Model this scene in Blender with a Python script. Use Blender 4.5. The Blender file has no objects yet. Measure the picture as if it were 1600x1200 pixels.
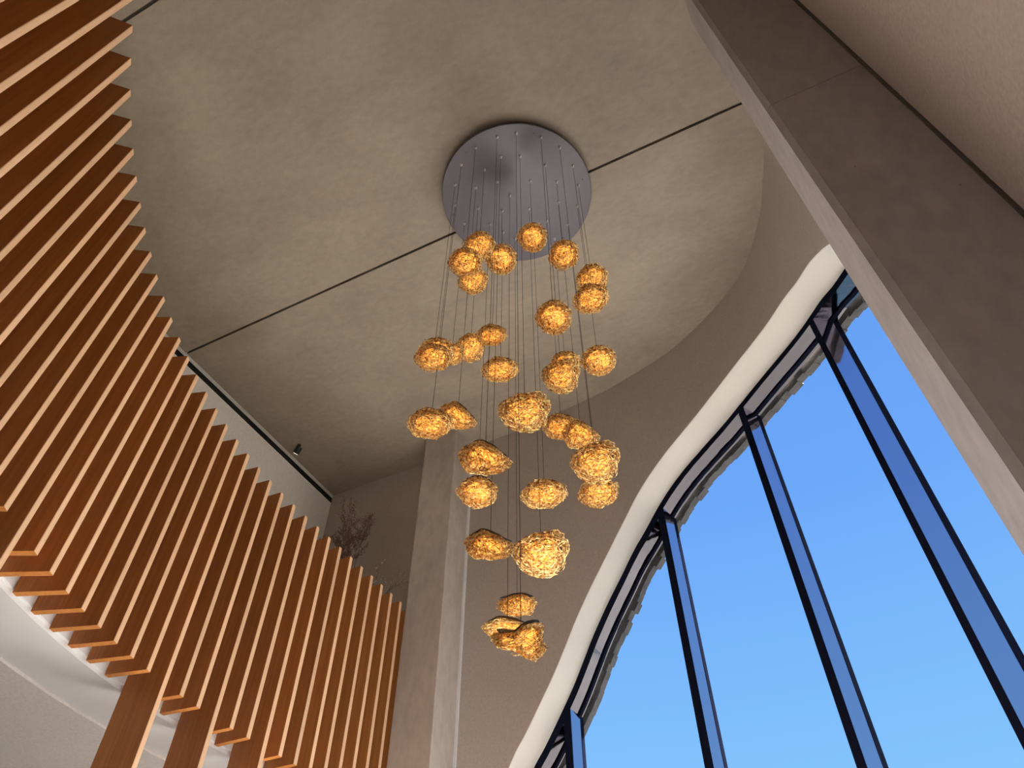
import bpy, math, random
from mathutils import Vector, Matrix, noise

# ------------------------------------------------------------------ camera, world, sun, exposure
scn = bpy.context.scene
COL = scn.collection
cam_d = bpy.data.cameras.new('camera')
cam_d.sensor_width = 36.0
cam_d.lens = 25.425
cam_d.clip_end = 500
cam = bpy.data.objects.new('camera', cam_d)
cam.location = (0, 0, 1.6)
cam.rotation_euler = (math.radians(90 + 48.069), 0, math.radians(26.4))
COL.objects.link(cam)
scn.camera = cam

scn.view_settings.view_transform = 'Standard'
scn.view_settings.look = 'None'
scn.view_settings.gamma = 1.0
scn.view_settings.use_curve_mapping = False
scn.view_settings.exposure = 0.0
scn.cycles.max_bounces = 10
scn.cycles.diffuse_bounces = 6
scn.cycles.glossy_bounces = 4
scn.cycles.transparent_max_bounces = 12
scn.cycles.sample_clamp_indirect = 6.0
scn.cycles.use_denoising = True

world = bpy.data.worlds.new('sky')
scn.world = world
world.use_nodes = True
wn = world.node_tree
wn.nodes.clear()
w_tc = wn.nodes.new('ShaderNodeTexCoord')
w_sep = wn.nodes.new('ShaderNodeSeparateXYZ')
w_ramp = wn.nodes.new('ShaderNodeValToRGB')
w_bg = wn.nodes.new('ShaderNodeBackground')
w_out = wn.nodes.new('ShaderNodeOutputWorld')
wn.links.new(w_tc.outputs['Generated'], w_sep.inputs[0])
wn.links.new(w_sep.outputs['Z'], w_ramp.inputs[0])
wn.links.new(w_ramp.outputs[0], w_bg.inputs[0])
wn.links.new(w_bg.outputs[0], w_out.inputs[0])
els = w_ramp.color_ramp.elements
els[0].position = 0.0
els[0].color = (0.42, 0.72, 1.0, 1)
els[1].position = 0.32
els[1].color = (0.245, 0.56, 1.0, 1)
for p_, c_ in ((0.6, (0.165, 0.405, 0.97, 1)), (1.0, (0.11, 0.30, 0.85, 1))):
    e_ = els.new(p_)
    e_.color = c_
w_bg.inputs[1].default_value = 1.0

SUN_EL, SUN_AZ = math.radians(58), math.radians(35)      # azimuth from +Y towards +X
to_sun = Vector((math.cos(SUN_EL) * math.sin(SUN_AZ), math.cos(SUN_EL) * math.cos(SUN_AZ), math.sin(SUN_EL)))
sun_d = bpy.data.lights.new('sun', 'SUN')
sun_d.energy = 92.0
sun_d.color = (1.0, 0.93, 0.87)
sun_d.angle = math.radians(0.6)
sun = bpy.data.objects.new('sun', sun_d)
sun.rotation_euler = (-to_sun).to_track_quat('-Z', 'Y').to_euler()
sun.location = to_sun * 40
COL.objects.link(sun)

R = random.Random(7)

# ------------------------------------------------------------------ helpers
def mesh(name, verts, faces, smooth=False):
    m = bpy.data.meshes.new(name)
    m.from_pydata([tuple(v) for v in verts], [], faces)
    m.update()
    if smooth:
        m.polygons.foreach_set('use_smooth', [True] * len(m.polygons))
    return m

def link(name, data, mat=None, parent=None):
    o = bpy.data.objects.new(name, data)
    COL.objects.link(o)
    if mat is not None and data is not None:
        data.materials.clear()
        for x in (mat if isinstance(mat, (list, tuple)) else [mat]):
            data.materials.append(x)
    if parent is not None:
        o.parent = parent
    return o

def obj(name, vf, mat, parent=None, org=None, smooth=False):
    """a mesh object; its world coordinates are made local to org (the parent's place)"""
    verts, faces = vf
    if org is not None:
        ox, oy, oz = org
        verts = [(v[0] - ox, v[1] - oy, v[2] - oz) for v in verts]
    return link(name, mesh(name, verts, faces, smooth), mat, parent)

def empty(name, loc=(0, 0, 0)):
    o = bpy.data.objects.new(name, None)
    o.location = loc
    o.empty_display_size = 0.1
    COL.objects.link(o)
    return o

def tag(o, label=None, cat=None, group=None, kind=None):
    if label:
        o['label'] = label
    if cat:
        o['category'] = cat
    if group:
        o['group'] = group
    if kind:
        o['kind'] = kind
    return o

def box(x0, x1, y0, y1, z0, z1):
    v = [(x0, y0, z0), (x1, y0, z0), (x1, y1, z0), (x0, y1, z0), (x0, y0, z1), (x1, y0, z1), (x1, y1, z1), (x0, y1, z1)]
    f = [(0, 3, 2, 1), (4, 5, 6, 7), (0, 1, 5, 4), (1, 2, 6, 5), (2, 3, 7, 6), (3, 0, 4, 7)]
    return v, f

def prism(poly, z0, z1):
    n = len(poly)
    v = [(p[0], p[1], z0) for p in poly] + [(p[0], p[1], z1) for p in poly]
    f = [tuple(reversed(range(n))), tuple(range(n, 2 * n))]
    f += [(i, (i + 1) % n, n + (i + 1) % n, n + i) for i in range(n)]
    return v, f

def join(*parts):
    V, F = [], []
    for v, f in parts:
        o = len(V)
        V += list(v)
        F += [tuple(i + o for i in t) for t in f]
    return V, F

def lathe(prof, n=24, c=(0, 0, 0)):
    V, F = [], []
    for r, z in prof:
        for k in range(n):
            a = 2 * math.pi * k / n
            V.append((c[0] + r * math.cos(a), c[1] + r * math.sin(a), c[2] + z))
    m = len(prof)
    for i in range(m - 1):
        for k in range(n):
            k2 = (k + 1) % n
            F.append((i * n + k, i * n + k2, (i + 1) * n + k2, (i + 1) * n + k))
    F.append(tuple(reversed(range(n))))
    F.append(tuple((m - 1) * n + k for k in range(n)))
    return V, F

def tube(pts, r, n=4, r_end=None, caps=True):
    V, F = [], []
    m = len(pts)
    pts = [Vector(p) for p in pts]
    for i, p in enumerate(pts):
        d = (pts[min(i + 1, m - 1)] - pts[max(i - 1, 0)]).normalized()
        a = d.orthogonal().normalized() if abs(d.z) > 0.95 else d.cross(Vector((0, 0, 1))).normalized()
        b = d.cross(a)
        rr = r if r_end is None else r + (r_end - r) * i / (m - 1)
        for k in range(n):
            t = 2 * math.pi * k / n
            V.append(p + a * (rr * math.cos(t)) + b * (rr * math.sin(t)))
    for i in range(m - 1):
        for k in range(n):
            k2 = (k + 1) % n
            F.append((i * n + k, i * n + k2, (i + 1) * n + k2, (i + 1) * n + k))
    if caps:
        F.append(tuple(reversed(range(n))))
        F.append(tuple((m - 1) * n + k for k in range(n)))
    return V, F

def strip(rows, close=False):
    """quads between successive rows of equal length"""
    n = len(rows[0])
    V = [p for r_ in rows for p in r_]
    F = []
    for i in range(len(rows) - 1):
        for k in range(n if close else n - 1):
            k2 = (k + 1) % n
            F.append((i * n + k, (i + 1) * n + k, (i + 1) * n + k2, i * n + k2))
    if close:
        F.append(tuple(range(n)))
        F.append(tuple(reversed(range((len(rows) - 1) * n, len(rows) * n))))
    return V, F

# ------------------------------------------------------------------ materials
def new_mat(name):
    m = bpy.data.materials.new(name)
    m.use_nodes = True
    nt = m.node_tree
    return m, nt, nt.nodes['Principled BSDF'], nt.nodes['Material Output']

def simple(name, col, rough=0.6, metal=0.0, spec=None):
    m, nt, b, o = new_mat(name)
    b.inputs['Base Color'].default_value = (*col, 1)
    b.inputs['Roughness'].default_value = rough
    b.inputs['Metallic'].default_value = metal
    if spec is not None:
        b.inputs['Specular IOR Level'].default_value = spec
    return m

def mottled(name, c1, c2, scale=1.0, rough=0.75, stretch=(1, 1, 1), bump=0.05, fine=30.0, c3=None, spots=False):
    m, nt, b, o = new_mat(name)
    N, L = nt.nodes, nt.links
    tc = N.new('ShaderNodeTexCoord')
    mp = N.new('ShaderNodeMapping')
    mp.inputs['Scale'].default_value = stretch
    L.new(tc.outputs['Object'], mp.inputs[0])
    n1 = N.new('ShaderNodeTexNoise')
    n1.inputs['Scale'].default_value = scale
    n1.inputs['Detail'].default_value = 8
    n1.inputs['Roughness'].default_value = 0.62
    n1.inputs['Distortion'].default_value = 0.4
    n2 = N.new('ShaderNodeTexNoise')
    n2.inputs['Scale'].default_value = fine
    n2.inputs['Detail'].default_value = 5
    L.new(mp.outputs[0], n1.inputs['Vector'])
    L.new(mp.outputs[0], n2.inputs['Vector'])
    r1 = N.new('ShaderNodeValToRGB')
    r1.color_ramp.elements[0].position = 0.32
    r1.color_ramp.elements[1].position = 0.68
    r1.color_ramp.elements[0].color = (*c1, 1)
    r1.color_ramp.elements[1].color = (*c2, 1)
    L.new(n1.outputs['Fac'], r1.inputs[0])
    mx = N.new('ShaderNodeMixRGB')
    mx.blend_type = 'MULTIPLY'
    mx.inputs[0].default_value = 0.35
    r2 = N.new('ShaderNodeValToRGB')
    r2.color_ramp.elements[0].position = 0.3
    r2.color_ramp.elements[0].color = (0.6, 0.6, 0.6, 1)
    r2.color_ramp.elements[1].position = 0.65
    L.new(n2.outputs['Fac'], r2.inputs[0])
    L.new(r1.outputs[0], mx.inputs[1])
    L.new(r2.outputs[0], mx.inputs[2])
    last = mx.outputs[0]
    if spots:
        vo = N.new('ShaderNodeTexVoronoi')
        vo.inputs['Scale'].default_value = 5.5
        L.new(tc.outputs['Object'], vo.inputs['Vector'])
        r3 = N.new('ShaderNodeValToRGB')
        r3.color_ramp.elements[0].position = 0.022
        r3.color_ramp.elements[0].color = (0.3, 0.28, 0.26, 1)
        r3.color_ramp.elements[1].position = 0.04
        r3.color_ramp.elements[1].color = (1, 1, 1, 1)
        L.new(vo.outputs['Distance'], r3.inputs[0])
        m2 = N.new('ShaderNodeMixRGB')
        m2.blend_type = 'MULTIPLY'
        m2.inputs[0].default_value = 0.75
        L.new(last, m2.inputs[1])
        L.new(r3.outputs[0], m2.inputs[2])
        last = m2.outputs[0]
    L.new(last, b.inputs['Base Color'])
    b.inputs['Roughness'].default_value = rough
    if bump:
        bp = N.new('ShaderNodeBump')
        bp.inputs['Strength'].default_value = bump
        bp.inputs['Distance'].default_value = 0.02
        L.new(n2.outputs['Fac'], bp.inputs['Height'])
        L.new(bp.outputs[0], b.inputs['Normal'])
    return m

M = {}
M['concrete'] = mottled('ceiling_concrete', (0.225, 0.18, 0.135), (0.30, 0.245, 0.185), 0.8, 0.62, (1, 1.6, 1), 0.04, 9, spots=False)
M['concrete_pillar'] = mottled('pillar_concrete', (0.39, 0.345, 0.33), (0.49, 0.45, 0.44), 1.3, 0.7, (1, 1, 0.45), 0.08, 12, spots=True)
M['concrete_column'] = mottled('column_concrete', (0.42, 0.36, 0.305), (0.53, 0.46, 0.395), 1.2, 0.7, (1, 1, 0.5), 0.05, 12)
M['beige'] = mottled('beige_plaster', (0.395, 0.335, 0.285), (0.415, 0.355, 0.305), 0.7, 0.85, (1, 1, 1), 0.0, 40)
M['grey_wall'] = mottled('grey_plaster', (0.83, 0.80, 0.73), (0.86, 0.83, 0.76), 0.7, 0.85, (1, 1, 1), 0.0, 40)
M['beige_light'] = mottled('light_beige_plaster', (0.66, 0.56, 0.49), (0.69, 0.59, 0.52), 0.7, 0.85, (1, 1, 1), 0.0, 40)
M['cream'] = simple('cream_plaster', (0.46, 0.435, 0.385), 0.8)
M['white'] = simple('white_paint', (0.82, 0.82, 0.81), 0.7)
M['soffit'] = mottled('soffit_plaster', (0.70, 0.66, 0.63), (0.72, 0.68, 0.65), 0.7, 0.85, (1, 1, 1), 0.0, 40)
M['floor'] = mottled('floor_stone', (0.50, 0.48, 0.455), (0.58, 0.555, 0.53), 0.8, 0.5, (1, 1, 1), 0.0, 20)
M['added_dark'] = mottled('added_dark_floor_stone', (0.035, 0.033, 0.03), (0.05, 0.047, 0.044), 0.8, 0.6, (1, 1, 1), 0.0, 20)
M['paving'] = mottled('outside_paving', (0.06, 0.056, 0.05), (0.08, 0.075, 0.068), 0.3, 0.9, (1, 1, 1), 0.0, 8)
M['black'] = simple('black_metal', (0.012, 0.011, 0.011), 0.45)
M['slot'] = simple('black_slot', (0.006, 0.006, 0.006), 0.9)
M['grey_strip'] = simple('grey_trim', (0.62, 0.60, 0.56), 0.6)
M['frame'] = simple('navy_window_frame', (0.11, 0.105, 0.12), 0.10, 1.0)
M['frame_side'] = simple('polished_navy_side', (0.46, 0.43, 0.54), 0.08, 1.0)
M['gasket'] = simple('window_gasket', (0.006, 0.007, 0.015), 0.7, 0.0, 0.0)
M['cord'] = simple('dark_cord', (0.03, 0.025, 0.022), 0.6)
M['canopy'] = simple('canopy_satin_grey', (0.105, 0.095, 0.115), 0.26, 0.0, 0.22)
M['canopy_edge'] = simple('canopy_spacer', (0.10, 0.085, 0.075), 0.6)
M['steel'] = simple('grip_steel', (0.45, 0.42, 0.42), 0.3, 1.0)
M['stone'] = mottled('outside_slate', (0.04, 0.04, 0.045), (0.085, 0.08, 0.08), 9, 0.85, (1, 1, 1), 0.3, 40)
M['vase'] = mottled('clay_vase', (0.18, 0.14, 0.12), (0.25, 0.20, 0.17), 4, 0.7)
M['twig'] = simple('dry_twig', (0.10, 0.065, 0.05), 0.9)
M['leaf'] = simple('dry_reddish_leaf', (0.19, 0.10, 0.07), 0.9)
M['leaf_pale'] = simple('dry_pale_leaf', (0.36, 0.29, 0.24), 0.9)

def wood(name, c1, c2, rough=0.5):
    m, nt, b, o = new_mat(name)
    N, L = nt.nodes, nt.links
    tc = N.new('ShaderNodeTexCoord')
    oi = N.new('ShaderNodeObjectInfo')
    ad = N.new('ShaderNodeVectorMath')
    ad.operation = 'ADD'
    sc = N.new('ShaderNodeVectorMath')
    sc.operation = 'SCALE'
    sc.inputs[0].default_value = (13.0, 7.0, 3.0)
    L.new(oi.outputs['Random'], sc.inputs['Scale'])
    L.new(tc.outputs['Object'], ad.inputs[0])
    L.new(sc.outputs[0], ad.inputs[1])
    mp = N.new('ShaderNodeMapping')
    mp.inputs['Scale'].default_value = (22, 22, 0.7)
    L.new(ad.outputs[0], mp.inputs[0])
    n1 = N.new('ShaderNodeTexNoise')
    n1.inputs['Scale'].default_value = 1.6
    n1.inputs['Detail'].default_value = 7
    n1.inputs['Distortion'].default_value = 0.6
    L.new(mp.outputs[0], n1.inputs['Vector'])
    r1 = N.new('ShaderNodeValToRGB')
    r1.color_ramp.elements[0].position = 0.3
    r1.color_ramp.elements[1].position = 0.7
    r1.color_ramp.elements[0].color = (*c1, 1)
    r1.color_ramp.elements[1].color = (*c2, 1)
    L.new(n1.outputs['Fac'], r1.inputs[0])
    hv = N.new('ShaderNodeHueSaturation')
    ma = N.new('ShaderNodeMapRange')
    ma.inputs['To Min'].default_value = 0.86
    ma.inputs['To Max'].default_value = 1.12
    L.new(oi.outputs['Random'], ma.inputs['Value'])
    L.new(ma.outputs[0], hv.inputs['Value'])
    L.new(r1.outputs[0], hv.inputs['Color'])
    L.new(hv.outputs[0], b.inputs['Base Color'])
    b.inputs['Roughness'].default_value = rough
    b.inputs['Specular IOR Level'].default_value = 0.3
    return m

M['wood'] = wood('walnut_brown_veneer', (0.34, 0.125, 0.029), (0.45, 0.18, 0.046))
M['oak'] = wood('pale_oak_lit_edge', (0.72, 0.43, 0.235), (0.80, 0.51, 0.30))  # pale oak, lightened further to carry the window light on the front edges

def glass_mat():
    m, nt, b, o = new_mat('window_glass')
    N, L = nt.nodes, nt.links
    N.remove(b)
    tr = N.new('ShaderNodeBsdfTransparent')
    tr.inputs[0].default_value = (0.965, 0.985, 0.99, 1)
    gl = N.new('ShaderNodeBsdfGlossy')
    gl.inputs['Roughness'].default_value = 0.0
    fr = N.new('ShaderNodeFresnel')
    fr.inputs[0].default_value = 1.02
    mx = N.new('ShaderNodeMixShader')
    L.new(fr.outputs[0], mx.inputs[0])
    L.new(tr.outputs[0], mx.inputs[1])
    L.new(gl.outputs[0], mx.inputs[2])
    L.new(mx.outputs[0], o.inputs[0])
    return m
M['glass'] = glass_mat()

def wire_mat(name, c1, c2, metal, rough):
    m, nt, b, o = new_mat(name)
    N, L = nt.nodes, nt.links
    tc = N.new('ShaderNodeTexCoord')
    n1 = N.new('ShaderNodeTexNoise')
    n1.inputs['Scale'].default_value = 60
    L.new(tc.outputs['Object'], n1.inputs['Vector'])
    r1 = N.new('ShaderNodeValToRGB')
    r1.color_ramp.elements[0].position = 0.4
    r1.color_ramp.elements[1].position = 0.6
    r1.color_ramp.elements[0].color = (*c1, 1)
    r1.color_ramp.elements[1].color = (*c2, 1)
    L.new(n1.outputs['Fac'], r1.inputs[0])
    L.new(r1.outputs[0], b.inputs['Base Color'])
    b.inputs['Metallic'].default_value = metal
    b.inputs['Roughness'].default_value = rough
    return m
M['wire'] = wire_mat('gold_wire', (0.32, 0.10, 0.012), (1.0, 0.78, 0.30), 0.45, 0.3)

def core_mat():
    """the glowing crumpled diffuser inside a pendant: this is the lamp"""
    m, nt, b, o = new_mat('glowing_amber_diffuser')
    N, L = nt.nodes, nt.links
    tc = N.new('ShaderNodeTexCoord')
    n1 = N.new('ShaderNodeTexNoise')
    n1.inputs['Scale'].default_value = 110
    n1.inputs['Detail'].default_value = 2
    L.new(tc.outputs['Object'], n1.inputs['Vector'])
    r1 = N.new('ShaderNodeValToRGB')
    e = r1.color_ramp.elements
    e[0].position = 0.38
    e[0].color = (0.30, 0.075, 0.008, 1)
    e[1].position = 0.64
    e[1].color = (1.0, 0.58, 0.12, 1)
    q = e.new(0.52)
    q.color = (0.85, 0.30, 0.035, 1)
    L.new(n1.outputs['Fac'], r1.inputs[0])
    L.new(r1.outputs[0], b.inputs['Emission Color'])
    b.inputs['Emission Strength'].default_value = 2.1
    b.inputs['Base Color'].default_value = (0.5, 0.22, 0.05, 1)
    b.inputs['Roughness'].default_value = 0.6
    return m
M['core'] = core_mat()

def emit(name, col, s):
    m, nt, b, o = new_mat(name)
    b.inputs['Base Color'].default_value = (*col, 1)
    b.inputs['Emission Color'].default_value = (*col, 1)
    b.inputs['Emission Strength'].default_value = s
    return m
M['spot_lens'] = emit('spot_lens', (1.0, 0.9, 0.78), 2.0)

# ------------------------------------------------------------------ plan of the room
H = 9.6                    # ceiling
Z_MEZ = 5.5
XL, XR, YB, YR = -7.12, 1.295, 7.38, -5.0
XU = -10.0                 # left wall of the space under the mezzanine
W0 = [(-7.12, 7.38), (-5.6, 7.38), (-4.4, 7.38), (-3.66, 7.365), (-2.96, 7.30), (-2.3, 7.22), (-1.75, 7.12), (-.75, 6.80),
      (.26, 6.12), (.72, 5.40), (.93, 4.80), (1.03, 4.40), (1.11, 3.9), (1.15, 3.3), (1.16, 2.6)]

def catmull(P, n=16):
    P = [Vector(p) for p in P]
    P = [2 * P[0] - P[1]] + P + [2 * P[-1] - P[-2]]
    out = []
    for i in range(1, len(P) - 2):
        a, b, c, d = P[i - 1:i + 3]
        for k in range(n):
            t = k / n
            out.append(.5 * ((2 * b) + (-a + c) * t + (2 * a - 5 * b + 4 * c - d) * t * t + (-a + 3 * b - 3 * c + d) * t ** 3))
    out.append(P[-2])
    return out
WC = catmull(W0)
WS = [0.0]
for i in range(1, len(WC)):
    WS.append(WS[-1] + (WC[i] - WC[i - 1]).length)
SMAX = WS[-1]

def wall_at(s, t=0.0):
    """point of the curved wall at arc length s, t metres outside its inner face"""
    s = min(max(s, 0.0), SMAX)
    i = 0
    while i < len(WS) - 2 and WS[i + 1] < s:
        i += 1
    f = (s - WS[i]) / max(WS[i + 1] - WS[i], 1e-9)
    p = WC[i].lerp(WC[i + 1], f)
    a, b = WC[max(i - 2, 0)], WC[min(i + 3, len(WC) - 1)]
    d = (b - a).normalized()
    return Vector((p.x - d.y * t, p.y + d.x * t))

ARCH = [(2.86, 0.0), (2.88, 1.2), (2.93, 2.4), (3.02, 3.3), (3.2, 4.15), (3.464, 4.687), (3.641, 4.939), (3.839, 5.232), (4.033, 5.526),
        (4.217, 5.845), (4.353, 6.085), (4.603, 6.468), (4.861, 6.82), (5.041, 7.066), (5.19, 7.26), (5.343, 7.45), (5.536, 7.635),
        (5.725, 7.79), (5.909, 7.92), (6.099, 8.027), (6.33, 8.139), (6.731, 8.285), (7.164, 8.40), (7.55, 8.445), (7.85, 8.43), (8.2, 8.335),
        (8.563, 8.15), (9.0, 7.88), (9.277, 7.66), (9.581, 7.36), (10.0, 6.85), (10.4, 6.1), (10.7, 5.1), (10.9, 3.9), (11.0, 2.4), (11.04, 1.2), (11.05, 0.0)]
AC = catmull(ARCH, 4)      # dense (s, z) list of the arch

def arch_z(s):
    for i in range(len(AC) - 1):
        if AC[i].x <= s <= AC[i + 1].x:
            f = (s - AC[i].x) / max(AC[i + 1].x - AC[i].x, 1e-9)
            return AC[i].y + f * (AC[i + 1].y - AC[i].y)
    return 0.0

def arch_off(i, d):
    """arch sample i moved d metres into the opening, square to the arch line"""
    a, b = AC[max(i - 1, 0)], AC[min(i + 1, len(AC) - 1)]
    t = (b - a).normalized()
    return AC[i].x + t.y * d, max(AC[i].y - t.x * d, 0.0)

def pt(s, z, t):
    p = wall_at(s, t)
    return (p.x, p.y, z)

# ------------------------------------------------------------------ setting
flo = tag(obj('floor', box(XU, XR, YR, 8.6, -0.12, 0.0), M['floor']), 'pale stone floor of the lobby below the chandelier', 'floor', kind='structure')
obj('added_dark_floor', box(-2.0, XR, 2.2, 8.6, 0.0, 0.012), M['added_dark'], flo)  # unseen dark floor area, added to cut light bounced onto the right ceiling
tag(obj('ground', box(-60, 60, -60, 60, -0.5, -0.14), M['paving']), 'sunlit dark paving outside the arched window', 'ground', kind='structure')

# ceiling: three cast panels with open joints, below one slab
ceil = tag(empty('ceiling', (-3, 3, H)), 'brown grey cast concrete ceiling with dark straight joints', 'ceiling', kind='structure')
def x_at_y(y):
    for i in range(len(WC) - 1, 0, -1):
        if WC[i].y <= y <= WC[i - 1].y:
            f = (y - WC[i].y) / max(WC[i - 1].y - WC[i].y, 1e-9)
            return WC[i].x + f * (WC[i - 1].x - WC[i].x)
    return XR
J1, J2, JW = 3.835, 0.19, 0.016
far = [(XL, J1 + JW), (x_at_y(J1 + JW), J1 + JW)] + [(p.x, p.y) for p in reversed(WC) if p.y > J1 + JW + .01] + [(XL, YB)]
mid = [(XL, J2 + JW), (XR, J2 + JW), (XR, 2.58), (1.16, 2.6)] + [(p.x, p.y) for p in reversed(WC) if 2.62 < p.y < J1 - JW - .01] + [(x_at_y(J1 - JW), J1 - JW), (XL, J1 - JW)]
near = [(XL, YR), (XR, YR), (XR, J2 - JW), (XL, J2 - JW)]
for poly in (far, mid, near):
    obj('concrete_panel', prism(poly, H, H + 0.06), M['concrete'], ceil, (-3, 3, H))
roof = [(XL - .3, YR - .3), (XR + .3, YR - .3), (XR + .3, 2.6)] + [tuple(wall_at(WS[i], .75)) for i in range(len(WC) - 1, -1, -2)] + [(XL - .3, YB + .75)]
obj('slab', prism(roof, H + 0.06, H + 0.3), M['canopy_edge'], ceil, (-3, 3, H))

# curved back wall with the arched opening
wall_back = tag(empty('wall_back', (-2, 7.3, 0)), 'curved beige back wall with the tall arched window opening', 'wall', kind='structure')
ORG = (-2, 7.3, 0)
TO = 0.76
rows_in, rows_out = [], []
left_s = [0.0, 0.6, 1.2, 1.8, 2.4, 2.8]
n_arch = len(AC)
def wall_skin(t):
    rows = []
    for s in left_s:
        rows.append([pt(s, 0, t), pt(s, 4.8, t), pt(s, H + .03, t)])
    for i in range(n_arch):
        s, z = AC[i].x, AC[i].y
        rows.append([pt(s, z, t), pt(s, (z + H) / 2, t), pt(s, H + .03, t)])
    for s in (11.15, SMAX):
        rows.append([pt(s, 0, t), pt(s, 4.8, t), pt(s, H + .03, t)])
    return strip(rows)
v1, f1 = wall_skin(0.0)
v2, f2 = wall_skin(TO)
obj('wall_face', (v1, [tuple(reversed(q)) for q in f1]), M['beige'], wall_back, ORG, smooth=False)
obj('outer_face', (v2, f2), M['beige'], wall_back, ORG)
# the cream reveal under the arch: rounded inner arris, then straight out to the frame
prof = [(0.0, 0.012), (0.006, 0.004), (0.018, 0.0), (0.10, 0.0), (0.25, 0.0), (0.43, 0.0)]
rows = []
for i in range(n_arch):
    row = []
    for t, back in prof:
        s, z = arch_off(i, -back + 0.002)
        row.append(pt(s, z, t))
    rows.append(row)
reveal = obj('window_reveal', strip(rows), M['cream'], wall_back, ORG, smooth=True)
reveal['label'] = 'smooth cream plaster reveal lining the arch'
rows = []
for i in range(n_arch):
    s, z = AC[i].x, AC[i].y
    rows.append([pt(s, z, 0.72), pt(s, z, TO)])
obj('outer_reveal', strip(rows), M['gasket'], wall_back, ORG)

tag(obj('wall_left', box(XL - .25, XL, YR, YB + .4, Z_MEZ, H + .04), M['grey_wall']), 'pale grey wall behind the slat balustrade with a black slot at its top', 'wall', kind='structure')
tag(obj('wall_rear', box(XL, XR, YR - .25, YR, 0, H + .04), M['beige']), 'beige wall closing the lobby behind the viewer', 'wall', kind='structure')
tag(obj('wall_right', box(XR, XR + .25, YR, 2.5, 0, H + .04), M['beige_light']), 'beige plaster wall beside the dark concrete pillar', 'wall', kind='structure')
tag(obj('wall_lower', box(XU - .2, XU, YR, YB + .4, 0, 4.3), M['beige']), 'beige wall of the room under the mezzanine', 'wall', kind='structure')
tag(obj('wall_lower_back', box(XU, XL, YB, YB + .3, 0, 4.3), M['beige']), 'beige end wall of the room under the mezzanine', 'wall', kind='structure')
tag(obj('wall_lower_rear', box(XU, XL, YR - .3, YR, 0, 4.3), M['beige']), 'beige rear wall of the room under the mezzanine', 'wall', kind='structure')
tag(obj('trim_1', box(XL, XL + .015, YR, YB, H - .065, H - .003), M['grey_strip']), 'pale grey strip between black slot and concrete ceiling', 'trim', kind='structure')
tag(obj('trim_2', box(XL, XL + .006, YR, YB, H - .16, H - .065), M['slot']), 'thin black slot running along the top of the left wall', 'trim', kind='structure')

# back column
cx0, cx1, cy0 = -4.94, -4.385, 6.885
column_poly = [(cx0, cy0), (cx1 - .012, cy0), (cx1, cy0 + .012), (cx1, YB), (cx0, YB)]
tag(obj('concrete_column', prism(column_poly, 0, H), M['concrete_column']), 'tall square concrete column standing against the back wall', 'column', kind='structure')
tag(obj('trim_3', box(cx1, cx1 + .03, YB - .03, YB - .002, 0, H), M['white']), 'thin white vertical bead between column and back wall', 'trim', kind='structure')

# near pillar at the right, two lifts of concrete with a joint
px0, px1, py0, py1 = 0.675, XR, 2.35, 2.80
pil = tag(empty('concrete_pillar', (px0, py0, 0)), 'broad dark concrete pillar in front of the arched window', 'pillar', kind='structure')
ppoly = [(px0 + .035, py0), (px1, py0), (px1, py1), (px0, py1), (px0, py0 + .03)]
zj = 6.30
for a, b in ((0, zj - .004), (zj + .004, H)):
    obj('concrete_lift', prism(ppoly, a, b), M['concrete_pillar'], pil, (px0, py0, 0))
obj('joint', prism([(px0 + .06, py0 + .012), (px1 - .01, py0 + .012), (px1 - .01, py1 - .02), (px0 + .02, py1 - .02), (px0 + .02, py0 + .05)], zj - .004, zj + .004), M['canopy_edge'], pil, (px0, py0, 0))
tag(obj('trim_4', box(px1 - .02, px1 - .001, py0 - .012, py0 - .001, 0, H), M['canopy_edge']), 'dark shadow line between pillar and beige right wall', 'trim', kind='structure')

# ------------------------------------------------------------------ mezzanine with its slat screen
FR, FCX, FCY, FX = 6.04, 1.115, 4.76, -4.925
Z_BOT, Z_TOP, PITCH, DEPTH, THICK = 4.21, 6.60, 0.2175, 0.36, 0.05
def rail(l, off=0.0):
    """point on the line of slat fronts, l metres from the column; off = metres behind it"""
    y = 6.93 - l
    if y > FCY:
        return FX - off, y, 0.0
    a = (l - (6.93 - FCY)) / FR
    r_ = FR + off
    return FCX - r_ * math.cos(a), FCY - r_ * math.sin(a), a
mez = tag(empty('mezzanine', (-6, 4, Z_BOT)), 'mezzanine slab with white edge and beige soffit behind the slats', 'mezzanine', kind='structure')
MO = (-6, 4, Z_BOT)
LS = [-.44, 0, .5, 1, 1.5, 2.17] + [2.17 + k * .3 for k in range(1, 31)]
def line(off, clipx=XR - .01):
    return [(min(rail(l, off)[0], clipx), rail(l, off)[1]) for l in LS]
edge = line(DEPTH + .004)
rear = [(XR - .01, YR), (XU, YR), (XU, YB)]
obj('slab', prism(edge + rear, Z_BOT + .03, 5.5), M['white'], mez, MO)
rows = []
for l in LS:
    a = rail(l, DEPTH + .03)
    b = rail(l, DEPTH + .56)
    rows.append([(a[0], a[1], Z_BOT - .01), (a[0], a[1], Z_BOT + .03), (b[0], b[1], Z_BOT + .03), (b[0], b[1], Z_BOT - .01)])
o_ = obj('white_band', strip(rows, close=True), M['white'], mez, MO)
o_['label'] = 'white band along the mezzanine edge'
obj('soffit', prism(line(DEPTH + .57) + rear, Z_BOT - .03, Z_BOT + .03), M['soffit'], mez, MO)

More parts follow.
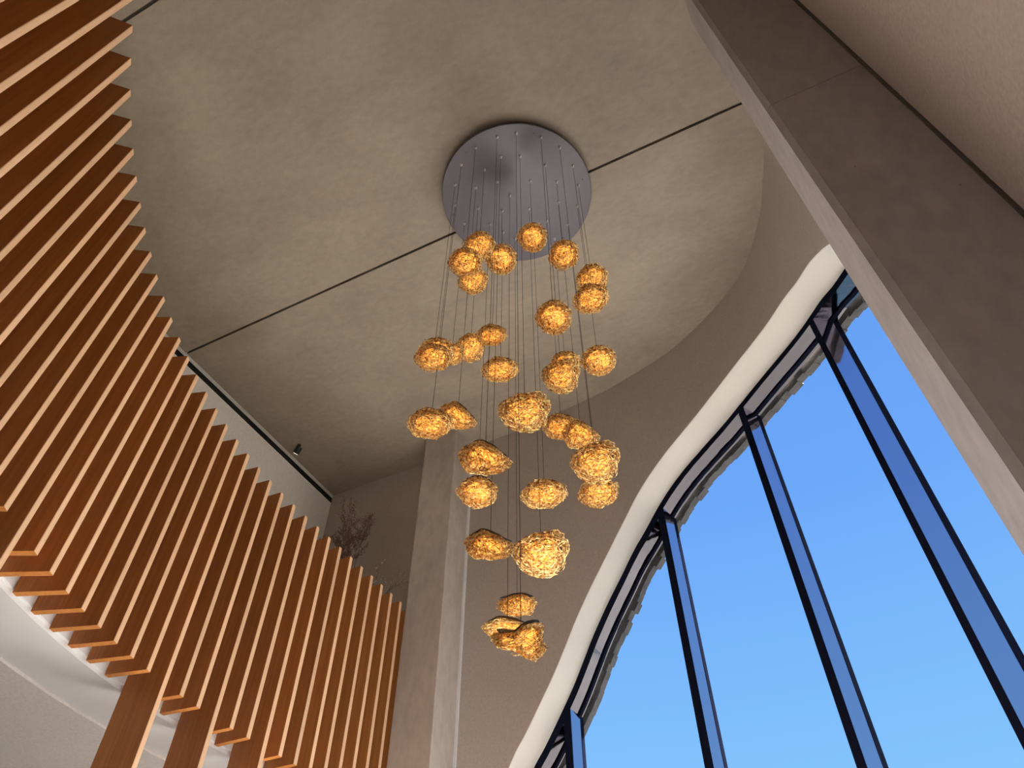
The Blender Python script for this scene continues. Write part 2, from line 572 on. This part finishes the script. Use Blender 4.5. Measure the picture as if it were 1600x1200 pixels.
scr = tag(empty('slat_screen', (FX, 4.0, Z_BOT)), 'tall screen of upright brown timber slats with pale oak front edges lightened as if daylit', 'slat screen')
def slat_mesh(name, z0):
    b = 0.003
    prof_ = [(0, b), (0, THICK - b), (-b, THICK), (-DEPTH, THICK), (-DEPTH, 0), (-b, 0)]
    v, f = prism(prof_, z0 - Z_BOT, Z_TOP - Z_BOT)
    m = mesh(name, v, [tuple(reversed(q)) for q in f])
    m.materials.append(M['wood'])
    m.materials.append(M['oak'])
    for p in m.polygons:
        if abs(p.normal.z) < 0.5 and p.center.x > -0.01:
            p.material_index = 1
    return m
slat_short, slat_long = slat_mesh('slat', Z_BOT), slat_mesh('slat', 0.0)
LONG = {1, 10, 19, 22, 25, 28, 31, 34}
for i in range(34, -9, -1):
    l = PITCH * (34 - i)
    x, y, a = rail(l, .03 if i == 34 else 0)
    o = bpy.data.objects.new('slat', slat_long if i in LONG else slat_short)
    COL.objects.link(o)
    o.parent = scr
    o.location = (x - FX, y - 4.0, 0)
    o.rotation_euler = (0, 0, a)

# ------------------------------------------------------------------ window in the arch
win = tag(empty('window_1', (-2, 7.8, 0)), 'tall arched curtain window with navy metal mullions against blue sky', 'window', kind='structure')
WO = (-2, 7.8, 0)
T0, T1, FW = 0.43, 0.72, 0.085
MS = [3.93, 5.43, 6.775, 8.02, 9.25, 10.4]
bays = [AC[0].x] + MS + [AC[-1].x]
for b in range(len(bays) - 1):
    idx = [i for i in range(n_arch) if bays[b] - 1e-6 <= AC[i].x <= bays[b + 1] + 1e-6]
    if idx[0] > 0:
        idx = [idx[0] - 1] + idx
    rows = []
    for i in idx:
        s0, z0 = AC[i].x, AC[i].y
        s1, z1 = arch_off(i, FW)
        rows.append([pt(s0, z0 - .001, T0 + .002), pt(s1, z1, T0 + .002), pt(s1, z1, T1), pt(s0, z0 - .001, T1)])
    hf = obj('head_frame', strip(rows, close=True), [M['frame'], M['gasket']], win, WO)
    for q, p in enumerate(hf.data.polygons):
        if q % 4 == 0 and q < 4 * (len(rows) - 1):
            p.material_index = 1
    rows = []
    for i in idx:
        s1, z1 = arch_off(i, FW)
        s2, z2 = arch_off(i, FW + .02)
        rows.append([pt(s1, z1 + .004, T1 - .10), pt(s2, z2, T1 - .10), pt(s2, z2, T1 - .05), pt(s1, z1 + .004, T1 - .05)])
    obj('glazing_bead', strip(rows, close=True), M['gasket'], win, WO)
    # pane
    n = 14
    rows = []
    for k in range(n + 1):
        s = bays[b] + (bays[b + 1] - bays[b]) * k / n
        zt = max(arch_z(s) - .03, .02)
        rows.append([pt(s, 0.0, T1 - .085), pt(s, zt, T1 - .085), pt(s, zt, T1 - .065), pt(s, 0.0, T1 - .065)])
    obj('pane', strip(rows, close=True), M['glass'], win, WO)
for s in MS:
    zt = arch_z(s) + .02
    hw = 0.048
    def sec(z, t0=T0 + .004, t1=T1 - .055, h=hw):
        c = wall_at(s, 0)
        n_ = (wall_at(s, 1.0) - c)
        d = Vector((n_.y, -n_.x))
        return [(*(c + n_ * t0 - d * h), z), (*(c + n_ * t0 + d * h), z), (*(c + n_ * t1 + d * h), z), (*(c + n_ * t1 - d * h), z)]
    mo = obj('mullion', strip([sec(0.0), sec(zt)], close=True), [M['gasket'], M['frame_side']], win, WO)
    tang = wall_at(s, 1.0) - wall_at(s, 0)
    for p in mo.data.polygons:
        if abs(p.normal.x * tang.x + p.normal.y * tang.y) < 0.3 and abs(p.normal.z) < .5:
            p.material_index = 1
    obj('gasket', strip([sec(0.0, T1 - .056, T1 + .012, hw + .004), sec(zt - .06, T1 - .056, T1 + .012, hw + .004)], close=True), M['gasket'], mo)
    g = mo.children[0]
    for v_ in g.data.vertices:
        v_.co -= Vector(WO)

# rough stone lining on the outside of the arch, seen past the frame
ext = tag(empty('wall_exterior', (-2, 8.0, 0)), 'rough dark slate edging along the outside of the arch', 'wall', kind='structure')
EO = (-2, 8.0, 0)
i0 = 0
acc = 0.0
seg = []
s_, z_ = AC[16].x, AC[16].y
path = []
for i in range(16, n_arch - 14):
    for k in range(8):
        f = k / 8
        s = AC[i].x + f * (AC[i + 1].x - AC[i].x)
        z = AC[i].y + f * (AC[i + 1].y - AC[i].y)
        ss = (AC[i + 1] - AC[i]).normalized()
        path.append((s, z, ss.x, ss.y))
run = [0.0]
for i in range(1, len(path)):
    run.append(run[-1] + math.hypot(path[i][0] - path[i - 1][0], path[i][1] - path[i - 1][1]))
def on_path(d):
    for i in range(len(run) - 1):
        if run[i + 1] >= d:
            return path[i]
    return path[-1]
d = 0.0
while d < run[-1] - .2:
    ln = R.uniform(0.07, 0.17)
    a, b = on_path(d), on_path(d + ln + .004)
    lo = FW + R.uniform(.010, .05)
    t0 = 0.785 + R.uniform(-.012, .012)
    t1 = t0 + .10
    rws = []
    for q in (a, b):
        s0, z0 = q[0] - q[3] * .05, q[1] + q[2] * .05
        s1, z1 = q[0] + q[3] * lo, q[1] - q[2] * lo
        rws.append([pt(s0, z0, t0), pt(s1, z1, t0), pt(s1, z1, t1), pt(s0, z0, t1)])
    obj('stone', strip(rws, close=True), M['stone'], ext, EO)
    d += ln

# ------------------------------------------------------------------ canopy
CC = (-1.77, 3.69)
ZC = 9.48
can = tag(empty('chandelier_canopy', (CC[0], CC[1], ZC)), 'large round satin grey canopy disc fixed flat below the concrete ceiling', 'canopy')
obj('disc', lathe([(0.0, .0), (.88, .0), (.886, .004), (.886, .034), (.88, .038), (0, .038)], 96), M['canopy'], can)
obj('spacer', lathe([(0, .038), (.74, .038), (.74, .12), (0, .12)], 48), M['canopy_edge'], can)
grip = mesh('cable_grip', *join(lathe([(.0, -.045), (.005, -.045), (.006, -.03), (.011, -.028), (.011, -.012), (.016, -.01), (.016, 0), (0, 0)], 10)), smooth=False)
grip.materials.append(M['steel'])
screw = mesh('screw', *lathe([(0, -.006), (.008, -.006), (.009, 0), (0, 0)], 8))
screw.materials.append(M['black'])
for k in range(6):
    a = math.radians(10 + 60 * k)
    o = bpy.data.objects.new('screw', screw)
    COL.objects.link(o)
    o.parent = can
    o.location = (.80 * math.cos(a), .80 * math.sin(a), 0)

# ------------------------------------------------------------------ pendants
PEND = [
    (-1.537, 3.573, 8.200, 0.156, 0.167, 0.085, 0.406, 0),
    (-1.951, 3.209, 7.801, 0.157, 0.151, 0.085, 0.546, 0),
    (-1.918, 2.932, 7.096, 0.150, 0.144, 0.085, 0.579, 0),
    (-2.004, 3.770, 8.394, 0.175, 0.188, 0.085, 0.489, 0),
    (-2.248, 3.613, 7.933, 0.157, 0.158, 0.085, 0.557, 0),
    (-1.265, 3.721, 7.884, 0.154, 0.169, 0.085, 0.328, 0),
    (-1.054, 3.873, 7.510, 0.160, 0.164, 0.085, 0.266, 0),
    (-1.017, 3.621, 6.844, 0.151, 0.160, 0.085, 0.274, 0),
    (-1.204, 3.150, 6.108, 0.141, 0.154, 0.085, 0.365, 0),
    (-1.886, 3.411, 6.579, 0.126, 0.109, 0.085, 0.505, 0),
    (-2.481, 4.032, 7.413, 0.152, 0.175, 0.085, 0.552, 0),
    (-2.470, 3.450, 6.718, 0.166, 0.144, 0.085, 0.621, 0),
    (-2.344, 3.221, 6.313, 0.156, 0.140, 0.085, 0.629, 0),
    (-2.494, 3.720, 6.987, 0.123, 0.118, 0.085, 0.591, 0),
    (-2.128, 4.036, 6.891, 0.170, 0.155, 0.085, 0.485, 0),
    (-1.596, 4.402, 7.085, 0.152, 0.152, 0.085, 0.348, 0),
    (-1.298, 3.472, 5.802, 0.148, 0.159, 0.085, 0.358, 0),
    (-1.171, 4.114, 6.602, 0.161, 0.165, 0.085, 0.277, 0),
    (-2.160, 3.038, 5.279, 0.151, 0.144, 0.085, 0.618, 0),
    (-2.146, 3.366, 5.637, 0.145, 0.113, 0.085, 0.568, 20),
    (-1.511, 3.248, 5.294, 0.187, 0.175, 0.085, 0.435, 0),
    (-1.581, 4.133, 5.963, 0.150, 0.149, 0.085, 0.365, 12),
    (-1.355, 3.969, 5.618, 0.137, 0.145, 0.085, 0.329, 15),
    (-1.063, 3.353, 4.720, 0.159, 0.174, 0.085, 0.307, 0),
    (-1.368, 4.290, 5.278, 0.161, 0.150, 0.085, 0.309, 0),
    (-1.641, 2.930, 4.637, 0.151, 0.122, 0.085, 0.511, 8),
    (-2.223, 3.865, 5.277, 0.159, 0.163, 0.085, 0.522, 0),
    (-1.885, 4.421, 5.550, 0.187, 0.180, 0.085, 0.403, 0),
    (-1.712, 3.157, 4.160, 0.139, 0.083, 0.085, 0.497, 6),
    (-1.702, 3.890, 4.556, 0.196, 0.241, 0.085, 0.412, 0),
    (-2.036, 4.184, 4.406, 0.145, 0.087, 0.076, 0.453, 0),
    (-1.833, 3.631, 3.895, 0.141, 0.085, 0.042, 0.468, 0),
    (-1.432, 2.984, 3.402, 0.132, 0.079, 0.061, 0.447, 6),
]
LABELS = [
    'highest round gold wire pendant, in front of the lower edge of the grey canopy',
    'topmost gold wire pendant of the cluster of four at the lower left of the canopy',
    'leftmost gold wire pendant of the cluster of four just below the canopy',
    'rightmost gold wire pendant of the cluster of four, overlapping the canopy rim',
    'lowest gold wire pendant of the cluster of four just below the canopy',
    'single round gold pendant at the lower right rim of the canopy disc',
    'upper of the two stacked gold pendants hanging right of the canopy',
    'lower of the two stacked gold pendants hanging right of the canopy',
    'lone round deep orange pendant with black top edge, right of the cables below the canopy',
    'small gold pendant with a dark brown left side, highest of the row at middle left',
    'gold pendant between the brown sided and small orange ones in the middle left row',
    'rear pendant of the overlapping pair at the left end of the middle left row',
    'front pendant of the overlapping pair at the left end of the middle left row',
    'small orange pendant squeezed beside the overlapping pair in the middle left row',
    'lone gold pendant with wavy right edge hanging just under the brown sided one',
    'half hidden rear pendant of the overlapping pair right of the cables at mid height',
    'front pendant with dark upper half in the overlapping pair right of the cables',
    'round gold pendant beside the overlapping pair, farthest right at mid height',
    'round gold pendant farthest left, hanging before the top of the concrete column',
    'tilted gold pendant drooping to the right, touching the round one at the column top',
    'broad gold pendant with a lobe on its right, in the middle of the whole chandelier',
    'first and highest gold pendant of the chain of four descending at the right',
    'second gold pendant from the top in the chain of four descending at the right',
    'largest gold pendant of the chain of four at the right, loosely knitted and see-through',
    'lowest gold pendant of the chain of four at the right, hanging directly below the largest',
    'wide tilted gold pendant with a dark curled wire under it, before the column edge',
    'round gold pendant with black top edge directly below the wide one with curled wire',
    'oval gold pendant alone right of the long cables, below the broad central one',
    'flat wavy gold pendant on the left, level with the largest pendant low down',
    'very large loose gold pendant low on the right with pale see-through rim',
    'small flat oval gold pendant alone, just above the bottom pair',
    'thin flat rear pendant of the bottom pair, reaching out to the left',
    'ragged lowest gold pendant with pale wire ends dangling below it',
]
BX, BZ = 0.155, 0.085
def pad(seed, lobes):
    """the lumpy cushion outline all shells of a variant share: unit direction -> point"""
    rr = random.Random(seed)
    ph = [(k, rr.uniform(0, 6.28), rr.uniform(.4, 1) * lobes / k) for k in ((2, 3, 4, 6) if lobes < .35 else (3, 5, 7))]
    off = Vector((rr.uniform(0, 50), rr.uniform(0, 50), rr.uniform(0, 50)))
    def f(d, scale=1.0):
        a = math.atan2(d.y, d.x)
        k = 1.0 + sum(w * math.cos(n * a + p) for n, p, w in ph) * math.hypot(d.x, d.y)
        k += 0.09 * noise.noise(d * 2.2 + off)
        z = d.z * (1.0 if d.z < 0 else 0.75)
        wave = 0.28 * lobes / .25 * math.sin(2 * a + ph[0][1]) * math.hypot(d.x, d.y) ** 2
        return Vector((d.x * BX * k, d.y * BX * k, (z + wave) * BZ * min(k, 1.15))) * scale
    return f

def rand_dir(rr):
    while True:
        v = Vector((rr.uniform(-1, 1), rr.uniform(-1, 1), rr.uniform(-1, 1)))
        if .05 < v.length < 1:
            return v.normalized()

def net_mesh(seed, f, walks, steps, r, lo, hi):
    """tangled wire: short curved runs over the cushion"""
    rr = random.Random(seed)
    V, F = [], []
    for w in range(walks):
        p = rand_dir(rr)
        h = p.orthogonal().normalized()
        h = (Matrix.Rotation(rr.uniform(0, 6.28), 3, p) @ h)
        turn = rr.uniform(-.5, .5)
        base = rr.uniform(lo, hi)
        pts = []
        for k in range(steps):
            pts.append(f(p, base + rr.uniform(-.05, .05)))
            p2 = (p + h * .15).normalized()
            h = (h - p2 * h.dot(p2)).normalized()
            h = Matrix.Rotation(turn + rr.uniform(-.5, .5), 3, p2) @ h
            p = p2
        v, q = tube(pts, r, 3, caps=False)
        o = len(V)
        V += v
        F += [tuple(i + o for i in t) for t in q]
    m = mesh('wire_net', V, F)
    m.materials.append(M['wire'])
    return m

import bmesh
def core_mesh(seed, f, scale, keep):
    rr = random.Random(seed)
    bm = bmesh.new()
    bmesh.ops.create_icosphere(bm, subdivisions=4, radius=1)
    off = Vector((seed * 1.7, seed * .9, 3.1))
    for v in bm.verts:
        d_ = v.co.normalized()
        k = scale * (1 + .22 * noise.noise(d_ * 5 + off) + rr.uniform(-.045, .045))
        v.co = f(d_, k)
    bmesh.ops.delete(bm, geom=[q for q in bm.faces if rr.random() > keep], context='FACES')
    m = bpy.data.meshes.new('lamp')
    bm.to_mesh(m)
    bm.free()
    m.materials.append(M['core'])
    return m

def cap_mesh(f):
    top, bot = [], []
    n = 28
    for k in range(n):
        a = 2 * math.pi * k / n
        d_ = Vector((math.cos(a) * .88, math.sin(a) * .88, .45)).normalized()
        p = f(d_, .95)
        top.append((p.x, p.y, p.z + .010))
        bot.append((p.x, p.y, p.z + .004))
    c = sum((Vector(p) for p in top), Vector()) / n
    V = bot + top + [tuple(c + Vector((0, 0, .012))), tuple(c)]
    F = []
    for k in range(n):
        k2 = (k + 1) % n
        F += [(k, k2, n + k2, n + k), (n + k, n + k2, 2 * n), (k2, k, 2 * n + 1)]
    m = mesh('top_plate', V, F)
    m.materials.append(M['black'])
    return m

VAR = []
for sd, lob in ((11, .05), (12, .08), (13, .07), (14, .15), (15, .24), (16, .13), (17, .62)):
    f = pad(sd, lob)
    net = net_mesh(sd + 40, f, 330, 8, .0027, .80, 1.03)
    lin = core_mesh(sd + 80, f, .62, .80)
    VAR.append((net, lin, cap_mesh(f)))
cord_mesh = mesh('cord', *tube([(0, 0, 0), (0, 0, 1)], .0019, 5))
cord_mesh.materials.append(M['cord'])
curl = [(0.0, 0, .02), (-.004, 0, -.02), (-.02, 0, -.035), (-.035, .0, -.02), (-.02, 0, -.005), (.0, 0, -.015), (.02, 0, -.03), (-.06, .0, -.045)]
curl_mesh = mesh('wire_end', *tube(catmull([p for p in curl], 4), .0032, 4))
curl_mesh.materials.append(wire_mat('red_brown_wire', (.16, .05, .02), (.30, .10, .04), .2, .5))
ends = join(tube([(0, 0, .03), (.0, 0, -.02), (-.03, 0, -.025), (-.05, 0, -.015), (-.03, 0, -.01)], .003, 4),
            tube([(0, 0, .03), (.01, 0, -.015), (.03, 0, -.022), (.04, 0, -.045)], .003, 4))
ends_mesh = mesh('wire_end', *ends)
ends_mesh.materials.append(M['wire'])
VARIANT = [0, 1, 2, 0, 1, 2, 1, 3, 0, 3, 1, 0, 2, 5, 3, 2, 5, 0, 3, 4, 5, 3, 4, 5, 2, 4, 0, 3, 4, 5, 1, 4, 6]
for k, (x, y, z, rx, ry, rz, yaw, roll) in enumerate(PEND):
    root = empty('pendant_light', (x, y, z))
    root.rotation_euler = (0, 0, yaw)
    tag(root, LABELS[k], 'pendant light', 'gold wire pendants of the chandelier')
    net, lin, cap = VAR[VARIANT[k]]
    sc = (rx / BX, ry / BX, rz / BZ)
    spin = (0, math.radians(roll), 0)
    for nm, dat in (('wire_net', net), ('lamp', lin), ('top_plate', cap)):
        o = bpy.data.objects.new(nm, dat)
        COL.objects.link(o)
        o.parent = root
        o.scale = sc
        o.rotation_euler = spin
        if nm == 'top_plate' and k in (8, 10, 19, 25, 26, 28, 30, 31, 32):
            o.location = (0, .01, .022)
    o = bpy.data.objects.new('cord', cord_mesh)
    COL.objects.link(o)
    o.parent = root
    o.location = (0, 0, .02)
    o.scale = (1, 1, ZC - .046 - z - .02)
    if k in (25, 32):
        o = bpy.data.objects.new('wire_end', curl_mesh if k == 25 else ends_mesh)
        COL.objects.link(o)
        o.parent = root
        o.location = (0.0, -.05, -rz * 1.0 - .02)
    g = bpy.data.objects.new('cable_grip', grip)
    COL.objects.link(g)
    g.parent = can
    g.location = (x - CC[0], y - CC[1], 0)

# ------------------------------------------------------------------ small things
# ceiling spot
sp = tag(empty('ceiling_spotlight', (-6.85, 6.10, H)), 'small black cylinder spotlight under the ceiling near the black slot', 'spotlight')
obj('base', lathe([(0, -.012), (.03, -.012), (.03, 0), (0, 0)], 16), M['black'], sp)
obj('stem', tube([(0, 0, -.01), (0, 0, -.07)], .008, 8), M['black'], sp)
hd = obj('head', lathe([(0, .055), (.046, .055), (.05, .05), (.05, -.065), (.046, -.065), (.044, -.055), (0, -.055)], 20), M['black'], sp)
hd.location = (0, 0, -.11)
hd.rotation_euler = (math.radians(10), math.radians(38), 0)
obj('lens', lathe([(0, -.064), (.043, -.064), (.043, -.056), (0, -.056)], 16), M['spot_lens'], hd)

def spot_light(parent, loc, aim, watts):
    d_ = bpy.data.lights.new('spot_beam', 'SPOT')
    d_.energy = watts
    d_.color = (1.0, 0.86, 0.70)
    d_.spot_size = math.radians(44)
    d_.spot_blend = 1.0
    d_.shadow_soft_size = 0.03
    o = bpy.data.objects.new('spot_beam', d_)
    COL.objects.link(o)
    o.parent = parent
    o.location = loc
    o.rotation_euler = Vector(aim).to_track_quat('-Z', 'Y').to_euler()
spot_light(sp, (-.05, 0, -.19), (.16, -.12, -1), 650)
for y_, pos_ in ((1.9, 'first one'), (0.1, 'second one'), (-1.7, 'third one')):  # three unseen spotlights added to brighten the mezzanine and its walls
    s2 = sp.copy()
    COL.objects.link(s2)
    s2.location = (-6.85, y_, H)
    for ch in sp.children:
        c2 = ch.copy()
        COL.objects.link(c2)
        c2.parent = s2
        for g2 in ch.children:
            g3 = g2.copy()
            COL.objects.link(g3)
            g3.parent = c2
    s2['label'] = 'added unseen spotlight behind the slats to light the mezzanine, ' + pos_ + ' nearer than the visible one'
    s2['group'] = 'added unseen spotlights along the left wall'

# dried branches in a vase on the mezzanine
VX, VY = -5.98, 6.80
vase = tag(obj('vase', lathe([(0, 0), (.14, 0), (.17, .05), (.21, .35), (.18, .62), (.11, .78), (.13, .84), (.115, .84), (.10, .78), (.0, .5)], 28), M['vase'], smooth=True),
           'tall clay vase standing on the mezzanine floor holding dry branches', 'vase')
vase.location = (VX, VY, 5.5)
br = tag(empty('dried_branches', (VX, VY, 6.1)), 'dry reddish twigs rising above the slats in the corner', 'dried branches')
rb = random.Random(5)
def grow(p, d_, ln, r, depth, V, F, LV, LF):
    pts = [p]
    n = 5
    for i in range(n):
        d_ = (d_ + Vector((rb.uniform(-.22, .22), rb.uniform(-.16, .16), rb.uniform(-.08, .14)))).normalized()
        p = p + d_ * (ln / n)
        p = Vector((p.x, min(p.y, YB - .10), p.z))
        pts.append(p)
        if depth > 0 and i >= 1:
            for q in range(2 if depth > 1 else 2):
                d2 = (d_ + Vector((rb.uniform(-.9, .9), rb.uniform(-.6, .6), rb.uniform(-.2, .7)))).normalized()
                grow(p, d2, ln * rb.uniform(.30, .50), r * .55, depth - 1, V, F, LV, LF)
        if depth == 0:
            for q in range(2):
                a = Vector((rb.uniform(-1, 1), rb.uniform(-1, 1), rb.uniform(-.5, 1))).normalized()
                b = a.orthogonal().normalized() * .006
                s0 = rb.uniform(.016, .034)
                o = len(LV)
                LV += [p, p + a * s0 * .5 + b, p + a * s0, p + a * s0 * .5 - b]
                LF.append((o, o + 1, o + 2, o + 3))
    v, f_ = tube(pts, r, 3, r * .5, caps=False)
    o = len(V)
    V += v
    F += [tuple(i + o for i in t) for t in f_]
TW = [(-6.15, 6.85, 7.75, .6), (-6.05, 6.75, 7.85, .7), (-5.98, 6.9, 7.8, .6), (-6.22, 6.8, 7.7, .55), (-6.35, 6.85, 7.85, .5), (-5.85, 6.8, 7.85, .6), (-6.1, 6.95, 7.6, .7), (-6.0, 6.65, 7.65, .75), (-6.5, 6.8, 7.75, .4), (-5.55, 6.85, 7.0, .5), (-5.62, 6.75, 6.95, .55), (-5.45, 6.8, 6.95, .5)]
for k, (tx, ty, tz, ln) in enumerate(TW):
    V, F, LV, LF = [], [], [], []
    base = Vector((VX + rb.uniform(-.06, .06), VY + rb.uniform(-.06, .06), 6.15))
    top = Vector((tx, ty, tz - .35))
    mid_ = base.lerp(top, .5) + Vector((rb.uniform(-.05, .05), rb.uniform(-.05, .05), 0))
    stem = catmull([tuple(base), tuple(mid_), tuple(top)], 5)
    v, f_ = tube(stem, .009, 4, .005)
    V += v
    F += f_
    grow(top, (top - mid_).normalized(), ln, .005, 2 if k < 9 else 1, V, F, LV, LF)
    b_ = obj('branch', (V, F), M['twig'], br, (VX, VY, 6.1))
    obj('leaves', (LV, LF), M['leaf'] if k < 9 else M['leaf_pale'], b_, (VX, VY, 6.1))
